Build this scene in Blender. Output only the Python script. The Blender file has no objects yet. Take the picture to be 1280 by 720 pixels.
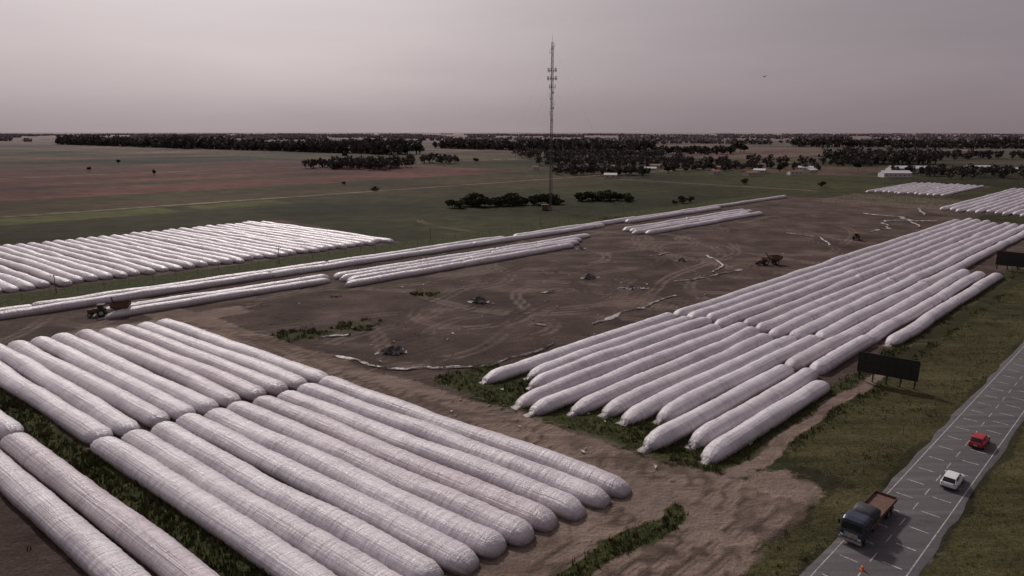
import bpy, math, random
import numpy as np
from mathutils import Vector, Matrix
random.seed(7)
rng = np.random.default_rng(11)

# ------------------------------------------------------------------ site frame
U = 40.0                                  # site module in metres
P = np.array([.7126, .7015])              # along the highway
Q = np.array([.7015, -.7126])             # across it (to the right)
UA = np.array([.786, -.619])              # along the front bags
VA = np.array([.619, .786])
def pq(p, q): return (P*p + Q*q)*U
def uv(u, v): return (UA*u + VA*v)*U
ANG_P = math.atan2(P[1], P[0])
ANG_U = math.atan2(UA[1], UA[0])

scene = bpy.context.scene
COL = scene.collection

# ------------------------------------------------------------------ noise
def hsh(ix, iy, s):
    v = np.sin(ix*127.1 + iy*311.7 + s*74.7)*43758.5453
    return v - np.floor(v)
def vnoise(x, y, s=0):
    x = np.asarray(x, float); y = np.asarray(y, float)
    xi = np.floor(x); yi = np.floor(y)
    fx = x-xi; fy = y-yi
    fx = fx*fx*(3-2*fx); fy = fy*fy*(3-2*fy)
    a = hsh(xi, yi, s); b = hsh(xi+1, yi, s); c = hsh(xi, yi+1, s); d = hsh(xi+1, yi+1, s)
    return (a*(1-fx)+b*fx)*(1-fy) + (c*(1-fx)+d*fx)*fy
def fbm(x, y, s=0, o=4):
    r = 0; a = .5; t = 0
    for i in range(o):
        r = r + a*vnoise(x*2**i, y*2**i, s+i*3.1); t += a; a *= .5
    return r/t

# ------------------------------------------------------------------ materials
def new_mat(name):
    m = bpy.data.materials.new(name); m.use_nodes = True
    nt = m.node_tree; b = nt.nodes["Principled BSDF"]
    return m, nt, b
def N(nt, typ, **kw):
    n = nt.nodes.new(typ)
    for k, v in kw.items(): setattr(n, k, v)
    return n
def ramp(nt, fac, stops):
    r = N(nt, 'ShaderNodeValToRGB')
    e = r.color_ramp.elements
    e[0].position = stops[0][0]; e[0].color = (*stops[0][1], 1)
    e[1].position = stops[-1][0]; e[1].color = (*stops[-1][1], 1)
    for p, c in stops[1:-1]:
        x = e.new(p); x.color = (*c, 1)
    nt.links.new(fac, r.inputs[0]); return r.outputs[0]
def noise(nt, vec, scale, detail=5, rough=.6, dist=0.0):
    n = N(nt, 'ShaderNodeTexNoise')
    n.inputs['Scale'].default_value = scale; n.inputs['Detail'].default_value = detail
    n.inputs['Roughness'].default_value = rough; n.inputs['Distortion'].default_value = dist
    if vec is not None: nt.links.new(vec, n.inputs['Vector'])
    return n.outputs['Fac']
def mixc(nt, fac, a, b, mode='MIX'):
    m = N(nt, 'ShaderNodeMix', data_type='RGBA', blend_type=mode)
    for s, v in ((m.inputs[0], fac), (m.inputs[6], a), (m.inputs[7], b)):
        if hasattr(v, 'is_linked'): nt.links.new(v, s)
        else: s.default_value = v if isinstance(v, float) else (*v, 1)
    return m.outputs[2]
def mth(nt, op, a, b=0.0, clamp=False):
    m = N(nt, 'ShaderNodeMath', operation=op); m.use_clamp = clamp
    for s, v in ((m.inputs[0], a), (m.inputs[1], b)):
        if hasattr(v, 'is_linked'): nt.links.new(v, s)
        else: s.default_value = v
    return m.outputs[0]
def bump(nt, b, h, strength=.5, dist=.1):
    n = N(nt, 'ShaderNodeBump'); n.inputs['Strength'].default_value = strength
    n.inputs['Distance'].default_value = dist
    nt.links.new(h, n.inputs['Height']); nt.links.new(n.outputs[0], b.inputs['Normal'])
def mapping(nt, vec, rot=0, scale=(1, 1, 1)):
    m = N(nt, 'ShaderNodeMapping'); m.inputs['Rotation'].default_value = (0, 0, rot)
    m.inputs['Scale'].default_value = scale
    nt.links.new(vec, m.inputs['Vector']); return m.outputs[0]
def objco(nt): return N(nt, 'ShaderNodeTexCoord').outputs['Object']

def simple(name, col, rough=.6, metal=0.0, var=.35, scale=3.0, bs=.15):
    m, nt, b = new_mat(name)
    f = noise(nt, objco(nt), scale, 4, .65)
    lo = tuple(c*(1-var) for c in col); hi = tuple(min(1, c*(1+var)) for c in col)
    nt.links.new(ramp(nt, f, [(.3, lo), (.7, hi)]), b.inputs['Base Color'])
    b.inputs['Roughness'].default_value = rough; b.inputs['Metallic'].default_value = metal
    if bs: bump(nt, b, f, bs, .05)
    return m

def bag_material():
    m, nt, b = new_mat('bag_plastic')
    co = objco(nt)
    oi = N(nt, 'ShaderNodeObjectInfo')
    add = N(nt, 'ShaderNodeVectorMath', operation='ADD')
    sc = N(nt, 'ShaderNodeVectorMath', operation='SCALE'); sc.inputs['Scale'].default_value = 90
    cmb = N(nt, 'ShaderNodeCombineXYZ')
    for i in range(3): nt.links.new(oi.outputs['Random'], cmb.inputs[i])
    nt.links.new(cmb.outputs[0], sc.inputs[0]); nt.links.new(co, add.inputs[0]); nt.links.new(sc.outputs[0], add.inputs[1])
    v = add.outputs[0]
    trans = noise(nt, mapping(nt, v, 0, (2.6, .26, .26)), 1.0, 5, .72, .3)  # cross wrinkles
    long_ = noise(nt, mapping(nt, v, 0, (.05, 3.4, 3.4)), 1.0, 4, .6)       # stretch lines
    blot = noise(nt, v, .22, 5, .65)
    fine = noise(nt, v, 5, 4, .7)
    c = ramp(nt, blot, [(.3, (.63, .595, .62)), (.5, (.76, .73, .755)), (.70, (.84, .815, .83))])
    c = mixc(nt, ramp(nt, trans, [(.48, (0, 0, 0)), (.74, (.75, .75, .75))]), c, (.38, .335, .36))
    c = mixc(nt, ramp(nt, long_, [(.48, (0, 0, 0)), (.72, (.5, .5, .5))]), c, (.48, .42, .445))
    tone = ramp(nt, oi.outputs['Random'], [(0, (.84, .765, .785)), (.35, (.95, .92, .94)), (.7, (1, .98, 1)), (1, (.90, .84, .865))])
    c = mixc(nt, 1.0, c, tone, 'MULTIPLY')
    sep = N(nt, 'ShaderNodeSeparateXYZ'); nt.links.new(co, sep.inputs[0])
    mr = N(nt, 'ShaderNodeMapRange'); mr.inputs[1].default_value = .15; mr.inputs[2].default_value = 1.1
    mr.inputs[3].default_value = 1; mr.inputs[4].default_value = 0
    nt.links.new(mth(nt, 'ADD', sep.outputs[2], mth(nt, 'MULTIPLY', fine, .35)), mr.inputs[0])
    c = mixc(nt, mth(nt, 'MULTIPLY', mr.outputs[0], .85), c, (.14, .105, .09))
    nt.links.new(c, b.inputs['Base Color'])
    nt.links.new(mth(nt, 'ADD', mth(nt, 'MULTIPLY', blot, .26), .17), b.inputs['Roughness'])
    b.inputs['Specular IOR Level'].default_value = .7
    h = mth(nt, 'ADD', mth(nt, 'MULTIPLY', trans, 1.0), mth(nt, 'ADD', mth(nt, 'MULTIPLY', long_, .6), mth(nt, 'MULTIPLY', fine, .12)))
    bump(nt, b, h, .9, .24)
    return m

def ground_material():
    m, nt, b = new_mat('ground_soil_grass')
    co = objco(nt)
    za = N(nt, 'ShaderNodeAttribute', attribute_name='zones')
    ba = N(nt, 'ShaderNodeAttribute', attribute_name='base')
    sep = N(nt, 'ShaderNodeSeparateColor'); nt.links.new(za.outputs['Color'], sep.inputs[0])
    mown = za.outputs['Alpha']
    trk = ba.outputs['Alpha']          # wheel ruts: >.5 pale, <.5 dark
    edge = noise(nt, co, .55, 6, .75)
    mid = noise(nt, co, .09, 5, .6)
    patch = noise(nt, co, .035, 5, .68)
    fine = noise(nt, co, 2.2, 6, .75)
    big = noise(nt, co, .006, 4, .6)
    ps = noise(nt, mapping(nt, co, -ANG_P, (.05, .55, 1)), 1.0, 5, .65, .6)
    ps2 = noise(nt, mapping(nt, co, -ANG_P, (.012, .26, 1)), 1.0, 4, .65, .3)
    us = noise(nt, mapping(nt, co, -ANG_U, (.025, .55, 1)), 1.0, 5, .7, .4)
    def thr(w, n=edge, amt=.9, lo=.42, hi=.58):
        mr = N(nt, 'ShaderNodeMapRange'); mr.inputs[1].default_value = lo; mr.inputs[2].default_value = hi
        nt.links.new(mth(nt, 'ADD', w, mth(nt, 'MULTIPLY', mth(nt, 'SUBTRACT', n, .5), amt)), mr.inputs[0])
        return mr.outputs[0]
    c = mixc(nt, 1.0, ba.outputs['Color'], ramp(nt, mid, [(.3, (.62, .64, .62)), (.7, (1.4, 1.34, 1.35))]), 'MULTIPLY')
    c = mixc(nt, 1.0, c, ramp(nt, big, [(.35, (.55, .55, .57)), (.65, (1.4, 1.32, 1.28))]), 'MULTIPLY')
    c = mixc(nt, 1.0, c, ramp(nt, ps2, [(.35, (.78, .78, .78)), (.65, (1.22, 1.22, 1.22))]), 'MULTIPLY')
    # bare soil
    s = ramp(nt, mid, [(.3, (.070, .049, .042)), (.5, (.098, .069, .059)), (.62, (.125, .091, .078)), (.78, (.175, .134, .117))])
    s = mixc(nt, 1.0, s, ramp(nt, patch, [(.32, (.58, .56, .56)), (.5, (.95, .95, .95)), (.68, (1.45, 1.43, 1.42))]), 'MULTIPLY')
    s = mixc(nt, 1.0, s, ramp(nt, ps, [(.32, (.80, .79, .79)), (.66, (1.2, 1.19, 1.18))]), 'MULTIPLY')
    s = mixc(nt, 1.0, s, ramp(nt, fine, [(.3, (.62, .62, .62)), (.7, (1.36, 1.36, 1.36))]), 'MULTIPLY')
    s = mixc(nt, mth(nt, 'MULTIPLY', thr(patch, edge, .35, .56, .72), .5), s, (.062, .056, .034))
    c = mixc(nt, thr(sep.outputs[0]), c, s)
    # dirt track
    isp = ramp(nt, sep.outputs[1], [(.74, (0, 0, 0)), (.80, (1, 1, 1))])
    d1 = mixc(nt, isp, us, ps)
    d = ramp(nt, d1, [(.28, (.165, .122, .098)), (.46, (.235, .178, .145)), (.6, (.29, .222, .182)), (.75, (.36, .285, .24))])
    d = mixc(nt, 1.0, d, ramp(nt, fine, [(.3, (.72, .72, .72)), (.7, (1.22, 1.22, 1.22))]), 'MULTIPLY')
    d = mixc(nt, 1.0, d, ramp(nt, mid, [(.3, (.60, .58, .58)), (.65, (1.15, 1.13, 1.12))]), 'MULTIPLY')
    c = mixc(nt, thr(sep.outputs[1], edge, .95, .36, .56), c, d)
    # ruts
    up = N(nt, 'ShaderNodeMapRange'); up.inputs[1].default_value = .54; up.inputs[2].default_value = .92; nt.links.new(trk, up.inputs[0])
    dn = N(nt, 'ShaderNodeMapRange'); dn.inputs[1].default_value = .46; dn.inputs[2].default_value = .08; nt.links.new(trk, dn.inputs[0])
    c = mixc(nt, mth(nt, 'MULTIPLY', up.outputs[0], mth(nt, 'ADD', fine, .2)), c, (.29, .225, .19))
    c = mixc(nt, mth(nt, 'MULTIPLY', dn.outputs[0], mth(nt, 'ADD', fine, .3)), c, (.060, .042, .034))
    # grass
    g = ramp(nt, edge, [(.28, (.024, .028, .011)), (.5, (.050, .057, .020)), (.62, (.082, .084, .032)), (.78, (.115, .10, .050))])
    g2 = ramp(nt, ps, [(.3, (.050, .047, .021)), (.5, (.080, .073, .033)), (.7, (.118, .102, .051))])
    g2 = mixc(nt, 1.0, g2, ramp(nt, mid, [(.3, (.50, .54, .50)), (.7, (1.35, 1.28, 1.28))]), 'MULTIPLY')
    g = mixc(nt, mown, g, g2)
    g = mixc(nt, 1.0, g, ramp(nt, fine, [(.3, (.55, .55, .55)), (.7, (1.4, 1.4, 1.4))]), 'MULTIPLY')
    c = mixc(nt, thr(sep.outputs[2], edge, 1.3, .38, .62), c, g)
    nt.links.new(c, b.inputs['Base Color'])
    b.inputs['Roughness'].default_value = .95; b.inputs['Specular IOR Level'].default_value = .10
    bump(nt, b, mth(nt, 'ADD', edge, mth(nt, 'ADD', mth(nt, 'MULTIPLY', fine, .6), mth(nt, 'SUBTRACT', 1.0, mth(nt, 'MULTIPLY', mth(nt, 'ADD', up.outputs[0], dn.outputs[0]), .35)))), .9, .4)
    return m

def foliage(name, lo, hi, scale=.25):
    m, nt, b = new_mat(name)
    f = noise(nt, objco(nt), scale, 3, .7)
    nt.links.new(ramp(nt, f, [(.3, lo), (.7, hi)]), b.inputs['Base Color'])
    b.inputs['Roughness'].default_value = .85; b.inputs['Specular IOR Level'].default_value = .15
    return m

M_BAG = bag_material()
M_GROUND = ground_material()
M_LEAF = foliage('foliage', (.032, .035, .018), (.090, .086, .047))
M_FARLEAF = foliage('hazed_distant_foliage', (.075, .066, .060), (.135, .118, .104), .03)  # leaf colour lightened to paint in distance haze
M_HAZELEAF = foliage('hazed_horizon_foliage', (.24, .20, .206), (.33, .285, .29), .005)  # pale mauve atmospheric haze painted into the leaf albedo
M_GRASS = foliage('grass_blades', (.038, .044, .016), (.135, .125, .056), .35)
M_BARK = simple('bark', (.09, .07, .055), .9, scale=2)
M_STEEL = simple('galvanised_steel', (.10, .085, .09), .55, .3)
M_DARK = simple('dark_panel', (.022, .018, .018), .6)
M_WOOD = simple('timber', (.16, .12, .09), .85)
M_TYRE = simple('tyre_rubber', (.02, .02, .02), .85)
M_GLASS = simple('dark_glass', (.02, .022, .026), .08, var=.1, bs=0)
M_RED = simple('red_paint', (.36, .020, .026), .3, var=.1, bs=0)
M_WHITE = simple('white_paint', (.72, .72, .73), .3, var=.06, bs=0)
M_NAVY = simple('navy_paint', (.028, .036, .062), .35, var=.2, bs=0)
M_MACH = simple('faded_red_paint', (.15, .045, .035), .65, var=.4)
M_MACH2 = simple('faded_yellow_paint', (.26, .14, .05), .65, var=.4)
M_RUST = simple('rusty_steel', (.13, .065, .048), .8, var=.5)
M_CHROME = simple('bare_metal', (.45, .44, .44), .35, .8, bs=0)
M_LAMP = simple('tail_lamp', (.35, .01, .01), .3, var=.1, bs=0)
M_HEAD = simple('headlamp_glass', (.6, .6, .58), .15, var=.1, bs=0)
M_ORANGE = simple('orange_plastic', (.75, .14, .02), .5, var=.1, bs=0)
M_TARP = simple('tarpaulin', (.035, .035, .042), .6, var=.4)
M_SHED = simple('shed_wall', (.58, .56, .56), .7, var=.12)
M_ROOF = simple('sheet_roof', (.60, .58, .59), .5, var=.15)
M_TILE = simple('tile_roof', (.22, .10, .07), .8, var=.3)
M_PLASTER = simple('plaster_wall', (.48, .43, .38), .85, var=.15)

# ------------------------------------------------------------------ mesh builder
class MB:
    def __init__(s): s.v = []; s.f = []
    def add(s, vs, fs):
        o = len(s.v); s.v += [tuple(map(float, v)) for v in vs]; s.f += [tuple(i+o for i in f) for f in fs]
    def box(s, c, d, rz=0, taper=1.0):
        x, y, z = d[0]/2, d[1]/2, d[2]/2
        vs = []
        for sz in (-1, 1):
            t = taper if sz > 0 else 1
            for sx, sy in ((-1, -1), (1, -1), (1, 1), (-1, 1)):
                a, b = sx*x*t, sy*y*t
                vs.append((c[0]+a*math.cos(rz)-b*math.sin(rz), c[1]+a*math.sin(rz)+b*math.cos(rz), c[2]+sz*z))
        s.add(vs, [(3, 2, 1, 0), (4, 5, 6, 7), (0, 1, 5, 4), (1, 2, 6, 5), (2, 3, 7, 6), (3, 0, 4, 7)])
    def beam(s, a, b, r, n=4, r2=None):
        a = Vector(a); b = Vector(b); r2 = r if r2 is None else r2
        d = (b-a).normalized(); up = Vector((0, 0, 1)) if abs(d.z) < .9 else Vector((1, 0, 0))
        x = d.cross(up).normalized(); y = d.cross(x)
        vs = []
        for c, rr in ((a, r), (b, r2)):
            for i in range(n):
                t = 2*math.pi*(i+.5)/n; vs.append(tuple(c + x*math.cos(t)*rr + y*math.sin(t)*rr))
        fs = [(i, (i+1) % n, n+(i+1) % n, n+i) for i in range(n)]
        fs += [tuple(range(n))[::-1], tuple(range(n, 2*n))]
        s.add(vs, fs)
    def loft(s, st, n=14, e=.5):
        vs = []
        for (x, hw, z0, z1) in st:
            m = (z0+z1)/2; h = (z1-z0)/2
            for k in range(n):
                t = 2*math.pi*(k+.5)/n; c = math.cos(t); q = math.sin(t)
                vs.append((x, hw*math.copysign(abs(c)**e, c), m+h*math.copysign(abs(q)**e, q)))
        fs = []
        for i in range(len(st)-1):
            for k in range(n):
                a = i*n+k; b2 = i*n+(k+1) % n
                fs.append((a, b2, b2+n, a+n))
        fs += [tuple(range(n))[::-1], tuple(range((len(st)-1)*n, len(st)*n))]
        s.add(vs, fs)
    def obj(s, name, mat, parent=None, loc=(0, 0, 0), rz=0, smooth=False, bevel=0):
        me = bpy.data.meshes.new(name); me.from_pydata(s.v, [], s.f); me.update()
        if smooth: me.polygons.foreach_set('use_smooth', [True]*len(me.polygons))
        me.materials.append(mat)
        o = bpy.data.objects.new(name, me); COL.objects.link(o)
        o.location = loc; o.rotation_euler = (0, 0, rz)
        if parent: o.parent = parent
        if bevel:
            bv = o.modifiers.new('bevel', 'BEVEL'); bv.width = bevel; bv.segments = 2; bv.limit_method = 'ANGLE'
        return o
def empty(name, loc, rz=0):
    o = bpy.data.objects.new(name, None); COL.objects.link(o); o.location = loc; o.rotation_euler = (0, 0, rz); return o
def np_mesh(name, v, f, mat, smooth=False):
    me = bpy.data.meshes.new(name); k = f.shape[1]
    me.vertices.add(len(v)); me.vertices.foreach_set('co', v.astype(np.float32).ravel())
    me.loops.add(f.size); me.loops.foreach_set('vertex_index', f.astype(np.int32).ravel())
    me.polygons.add(len(f)); me.polygons.foreach_set('loop_start', np.arange(0, f.size, k, dtype=np.int32))
    me.polygons.foreach_set('loop_total', np.full(len(f), k, dtype=np.int32))
    me.update(calc_edges=True)
    if smooth: me.polygons.foreach_set('use_smooth', np.ones(len(f), bool))
    me.materials.append(mat); return me

# ------------------------------------------------------------------ ground
def box(a, lo, hi, w=.05):
    return np.clip((a-lo)/w+.5, 0, 1)*np.clip((hi-a)/w+.5, 0, 1)
def zones(X, Y):
    x = X/U; y = Y/U
    wx = (fbm(X/8, Y/8, 1, 4)-.5)*.085; wy = (fbm(X/8, Y/8, 2, 4)-.5)*.085
    p0 = x*P[0]+y*P[1]; q0 = x*Q[0]+y*Q[1]
    v0 = x*VA[0]+y*VA[1]
    x = x+wx; y = y+wy
    p = x*P[0]+y*P[1]; q = x*Q[0]+y*Q[1]; u = x*UA[0]+y*UA[1]; v = x*VA[0]+y*VA[1]
    mx = np.maximum
    soil = box(p, 1.25, 10.9)*box(q, -4.55, -1.9)
    soil = mx(soil, box(p, 1.9, 9.4)*box(q, -2.05, -.88)*.85)
    soil = mx(soil, box(q, -4.8, -4.0)*box(p, -3, 10.9)*.8)
    soil = mx(soil, box(q, -4.2, -3.2)*box(p, -4, 1.5))
    soil = mx(soil, box(v, -3, .50)*box(u, -6, 3)*box(q, -9, -.8))
    soil = mx(soil, box(v, .5, 1.72)*box(u, -5, -.75)*.9)
    soil = mx(soil, box(p, 10.2, 15.6)*box(q, -2.55, -.9)*.8)
    soil = mx(soil, box(p, 12.4, 15.6)*box(q, -4.25, -2.9)*.8)
    soil = mx(soil, box(q, -7.6, -5.15)*box(p, -3, 3.7)*.6)
    ff = fbm(X/22, Y/22, 5, 4)
    dirt_u = box(v, 1.63, 1.84, .06)*box(u, -4.8, -.55)
    dirt_u = mx(dirt_u, box(u, -.98, .3, .1)*box(v, .3, 1.84)*box(q, -3, -.62, .09))
    dirt_u = mx(dirt_u, box(p, 10.2, 12.3, .3)*box(q, -4.2, -2.2)*.6)
    dirt_p = mx(box(q, -.82, -.63, .07)*box(p, -3, 1.9, .15), box(q, -.885, -.835, .03)*box(p, 1.75, 3.1))
    dirt_p = mx(dirt_p, box(q, -3.95, -3.72, .1)*box(p, -4, 1.6, .2)*.8)
    dirt = mx(dirt_u*.7, dirt_p)
    grass = box(q, -2.15, -.88, .1)*box(p, 1.35, 1.97)*box(v, 1.86, 9, .08)
    vv = v0*.75+v*.25
    grass = mx(grass, box(vv, .668, .752, .02)*box(u, -5, 1)*1.2)
    grass = mx(grass, box(q, -.92, -.83, .05)*box(p, .8, 1.56, .15))
    grass = mx(grass, box(q, -.825, -.535)*box(p, 1.98, 30, .12)*.85)
    grass = mx(grass, box(q, -.62, -.535, .05)*box(p, -3, 2.2)*.8)
    grass = mx(grass, box(q, -.95, -.885)*box(p, 1.7, 30)*.8)
    grass = mx(grass, box(q, -.325, 1.6, .02)*.85)
    grass = mx(grass, box(q, -4.1, -2.9, .3)*box(p, 1.3, 3.2, .3)*np.clip((ff-.56)*5, 0, 1)*.66)
    grass = mx(grass, box(q, -5.2, -4.78)*box(p, -4, 11)*.8)
    grass = np.where(dirt > .35, np.minimum(grass, np.where(grass > .75, 1, .2)), grass)
    mown = np.maximum(box(q, -.80, -.3, .08)*box(p, 1.6, 60, .2), box(q, -.335, 9, .02))
    mown = np.maximum(mown, box(q, -.64, -.53)*.8)
    return soil, dirt, grass, p0, q0, u, v, mown
def hazed_field_colour(X, Y, p, q):
    n = X.shape; c = np.zeros(n+(3,))
    c[:] = (.042, .045, .020)
    pal = np.array([(.050, .050, .024), (.034, .038, .019), (.064, .058, .031), (.090, .062, .048), (.043, .044, .025), (.105, .070, .055), (.055, .058, .028), (.028, .031, .018)])
    cp = np.floor((p+3)/9 + .35*np.floor(q/6)); cq = np.floor(q/6)
    h = (hsh(cp, cq, 3.0)*len(pal)).astype(int).clip(0, len(pal)-1)
    far = (q < -12.5) | (p > 17)
    c[far] = pal[h[far]]
    def put(mask, col): c[mask] = col
    put((q < -12.5) & (q > -19) & (p < 13), (.115, .056, .047))
    put((q < -14.6) & (q > -15.6) & (p < 9), (.060, .045, .034))
    put((q < -16.8) & (q > -17.5) & (p < 13), (.075, .052, .040))
    put((q < -19) & (q > -24) & (p < 12), (.100, .056, .049))
    put((q < -24) & (q > -30) & (p < 6), (.060, .052, .034))
    put((q < -10.3) & (q > -12.5), (.066, .051, .029))
    put((q < -11.3) & (q > -12.5) & (p > 2), (.050, .048, .024))
    put((q < -7.7) & (q > -10.1) & (p < 12), (.043, .044, .021))
    put((q < -7.7) & (q > -9.0) & (p < 5) & (p > 3.8), (.032, .034, .017))
    put((q < -5.3) & (q > -7.0) & (p > 6.2) & (p < 10), (.034, .039, .017))
    put((q < -8.6) & (q > -10.1) & (p > 6.5) & (p < 12), (.060, .053, .028))
    put((q > -10.0) & (q < -9.25) & (p > .2) & (p < 3.1), (.085, .095, .032))
    put((q > -9.9) & (q < -9.25) & (p > 3.4) & (p < 4.7), (.078, .085, .032))
    put((q > -10.25) & (q < -10.14), (.20, .17, .13))
    put((np.abs(q+18.9) < .12), (.15, .12, .10))
    put((np.abs(p-12.2) < .1) & (q < -4.8) & (q > -10), (.11, .09, .07))
    put((q > .9) & (p < 30), (.06, .062, .028))
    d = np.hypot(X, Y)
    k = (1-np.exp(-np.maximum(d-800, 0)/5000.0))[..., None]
    return c*(1-k) + np.array((.29, .24, .248))*k  # aerial haze painted into the ground albedo, growing with distance from the origin
def geo(a, st, g, lim):
    r = []; x = a
    while x < lim: st *= g; x += st; r.append(x)
    return r
xs = np.array(sorted([-v for v in geo(180, 3, 1.07, 45000)] + list(np.arange(-180, 260, 1.0)) + list(np.arange(260, 520, 2.5)) + geo(517.5, 3, 1.08, 45000)))
ys = np.array(sorted([-v for v in geo(0, 6, 1.4, 6000)] + list(np.arange(0, 30, 3.0)) + list(np.arange(30, 340, 1.0)) + list(np.arange(340, 640, 2.5)) + geo(637.5, 4, 1.045, 50000)))
GX, GY = np.meshgrid(xs, ys)
soil, dirt, grass, gp, gq, gu, gv, mown = zones(GX, GY)
near = np.clip((700-np.hypot(GX, GY))/300, 0, 1)
flat = np.clip((-.56-gq)/.06, 0, 1) + np.clip((gq+.30)/.06, 0, 1)
rut = np.zeros_like(GX)
x0i = int(np.searchsorted(xs, -180)); y0i = int(np.searchsorted(ys, 30))
def splat(px, py, val):
    fx = px+180; fy = py-30
    ok = (fx > 1) & (fx < 436) & (fy > 1) & (fy < 306); fx = fx[ok]; fy = fy[ok]; val = val[ok] if hasattr(val, '__len__') else np.full(len(fx), val)
    ix = fx.astype(int); iy = fy.astype(int); ax = fx-ix; ay = fy-iy
    for dx, dy, w_ in ((0, 0, (1-ax)*(1-ay)), (1, 0, ax*(1-ay)), (0, 1, (1-ax)*ay), (1, 1, ax*ay)):
        cur = rut[y0i+iy+dy, x0i+ix+dx]; new = val*w_
        rut[y0i+iy+dy, x0i+ix+dx] = np.where(np.abs(new) > np.abs(cur), new, cur)
gr_ = np.random.default_rng(77)
def rutline(x, y, ang, length, curv, val, wob=.5, gauge=2.0, sc=25.0):
    n = int(length/.35); s_ = np.arange(n)*.35; sd = gr_.uniform(0, 99)
    a_ = ang + np.cumsum((vnoise(s_/sc, s_*0, sd)-.5)*wob*.35/sc*8 + curv*.35)
    X = x+np.cumsum(np.cos(a_))*.35; Y = y+np.cumsum(np.sin(a_))*.35
    fade = np.clip(np.minimum(s_, length-s_)/12, 0, 1)*(.45+.9*vnoise(s_/9, s_*0+4, sd))
    for o in (-gauge/2, gauge/2): splat(X-np.sin(a_)*o, Y+np.cos(a_)*o, val*fade)
for k in range(60):                       # along the tilled field
    a_ = pq(gr_.uniform(1.4, 7), gr_.uniform(-3.9, -2.15))
    rutline(a_[0], a_[1], ANG_P+gr_.normal(0, .09)+(math.pi if k % 2 else 0), gr_.uniform(50, 170), gr_.normal(0, .0018), gr_.choice([.8, .6, -.7]), .5)
for k in range(18):                       # turning loops
    a_ = pq(gr_.uniform(1.5, 6), gr_.uniform(-3.8, -2.2))
    rutline(a_[0], a_[1], gr_.uniform(0, 6.28), gr_.uniform(35, 80), gr_.choice([-1, 1])*gr_.uniform(.03, .07), gr_.choice([.7, -.65]), .5)
for k in range(14):                       # service road beside the front bags
    a_ = uv(gr_.uniform(-4.2, -1.6), gr_.uniform(1.67, 1.80))
    rutline(a_[0], a_[1], ANG_U+gr_.normal(0, .012), gr_.uniform(60, 130), 0, gr_.choice([.8, -.9, -.8]), .12)
for k in range(12):                       # crossing, turning to the highway track
    a_ = uv(gr_.uniform(-1.7, -1.2), gr_.uniform(1.68, 1.80))
    rutline(a_[0], a_[1], ANG_U+gr_.normal(0, .02), gr_.uniform(55, 75), -gr_.uniform(.008, .03), gr_.choice([.8, -.9]), .3)
for k in range(12):
    a_ = pq(gr_.uniform(.2, .9), gr_.uniform(-.79, -.67))
    rutline(a_[0], a_[1], ANG_P+gr_.normal(0, .02), gr_.uniform(40, 60), gr_.uniform(0, .004), gr_.choice([.8, -.9, -.9]), .15)
for k in range(14):
    a_ = uv(gr_.uniform(-.85, -.5), gr_.uniform(.7, 1.2))
    rutline(a_[0], a_[1], ANG_P+gr_.normal(.15, .12), gr_.uniform(20, 45), gr_.normal(0, .01), gr_.choice([.7, -.85]), .3)
for k in range(12):
    a_ = pq(gr_.uniform(-1, .3), gr_.uniform(-3.95, -3.6))
    rutline(a_[0], a_[1], ANG_P+gr_.normal(0, .03), gr_.uniform(50, 90), gr_.normal(0, .001), gr_.choice([.8, -.8]), .3)
GZ = ((fbm(GX/6, GY/6, 8, 4)-.5)*.34*near - .10*(1-np.clip(flat, 0, 1)) - .05)*1.0
GZ = GZ*np.clip(flat, 0, 1) - .03*(1-np.clip(flat, 0, 1))
V = np.stack([GX, GY, GZ], -1).reshape(-1, 3)
ny, nx = GX.shape
I = np.arange(ny*nx).reshape(ny, nx)
F = np.stack([I[:-1, :-1], I[:-1, 1:], I[1:, 1:], I[1:, :-1]], -1).reshape(-1, 4)
me = np_mesh('ground', V, F, M_GROUND, True)
a = me.color_attributes.new('zones', 'FLOAT_COLOR', 'POINT')
a.data.foreach_set('color', np.stack([soil, dirt, np.clip(grass, 0, 1), mown], -1).astype(np.float32).ravel())
fc = hazed_field_colour(GX, GY, gp, gq)
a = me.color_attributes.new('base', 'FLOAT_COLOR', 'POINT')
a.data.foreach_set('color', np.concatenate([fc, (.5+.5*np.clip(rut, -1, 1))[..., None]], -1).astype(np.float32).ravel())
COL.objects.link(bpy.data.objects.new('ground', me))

# ------------------------------------------------------------------ highway
def asphalt():
    m, nt, b = new_mat('asphalt')
    co = objco(nt)
    f = noise(nt, co, 5, 6, .75); w = noise(nt, mapping(nt, co, -ANG_P, (.03, 1.0, 1)), 1, 5, .6)
    c = ramp(nt, w, [(.3, (.066, .060, .065)), (.55, (.100, .091, .096)), (.75, (.145, .131, .134))])
    c = mixc(nt, 1.0, c, ramp(nt, f, [(.3, (.75, .75, .75)), (.7, (1.25, 1.25, 1.25))]), 'MULTIPLY')
    c = mixc(nt, ramp(nt, noise(nt, co, .35, 5, .7), [(.58, (0, 0, 0)), (.66, (.5, .5, .5))]), c, (.045, .040, .043))
    nt.links.new(c, b.inputs['Base Color']); b.inputs['Roughness'].default_value = .8
    bump(nt, b, f, .3, .02); return m
def paint():
    m, nt, b = new_mat('worn_road_paint')
    f = noise(nt, objco(nt), 2.5, 6, .8)
    nt.links.new(ramp(nt, f, [(.38, (.12, .11, .11)), (.50, (.38, .36, .36)), (.68, (.62, .60, .60))]), b.inputs['Base Color'])
    b.inputs['Roughness'].default_value = .7; return m
M_ASPH = asphalt(); M_PAINT = paint()
st = np.arange(-3, 60, .06)
L = -.523 + (vnoise(st*9, st*0, 4)-.5)*.014; R = -.332 + (vnoise(st*9, st*0+5, 4)-.5)*.014
vs = []; 
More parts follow.
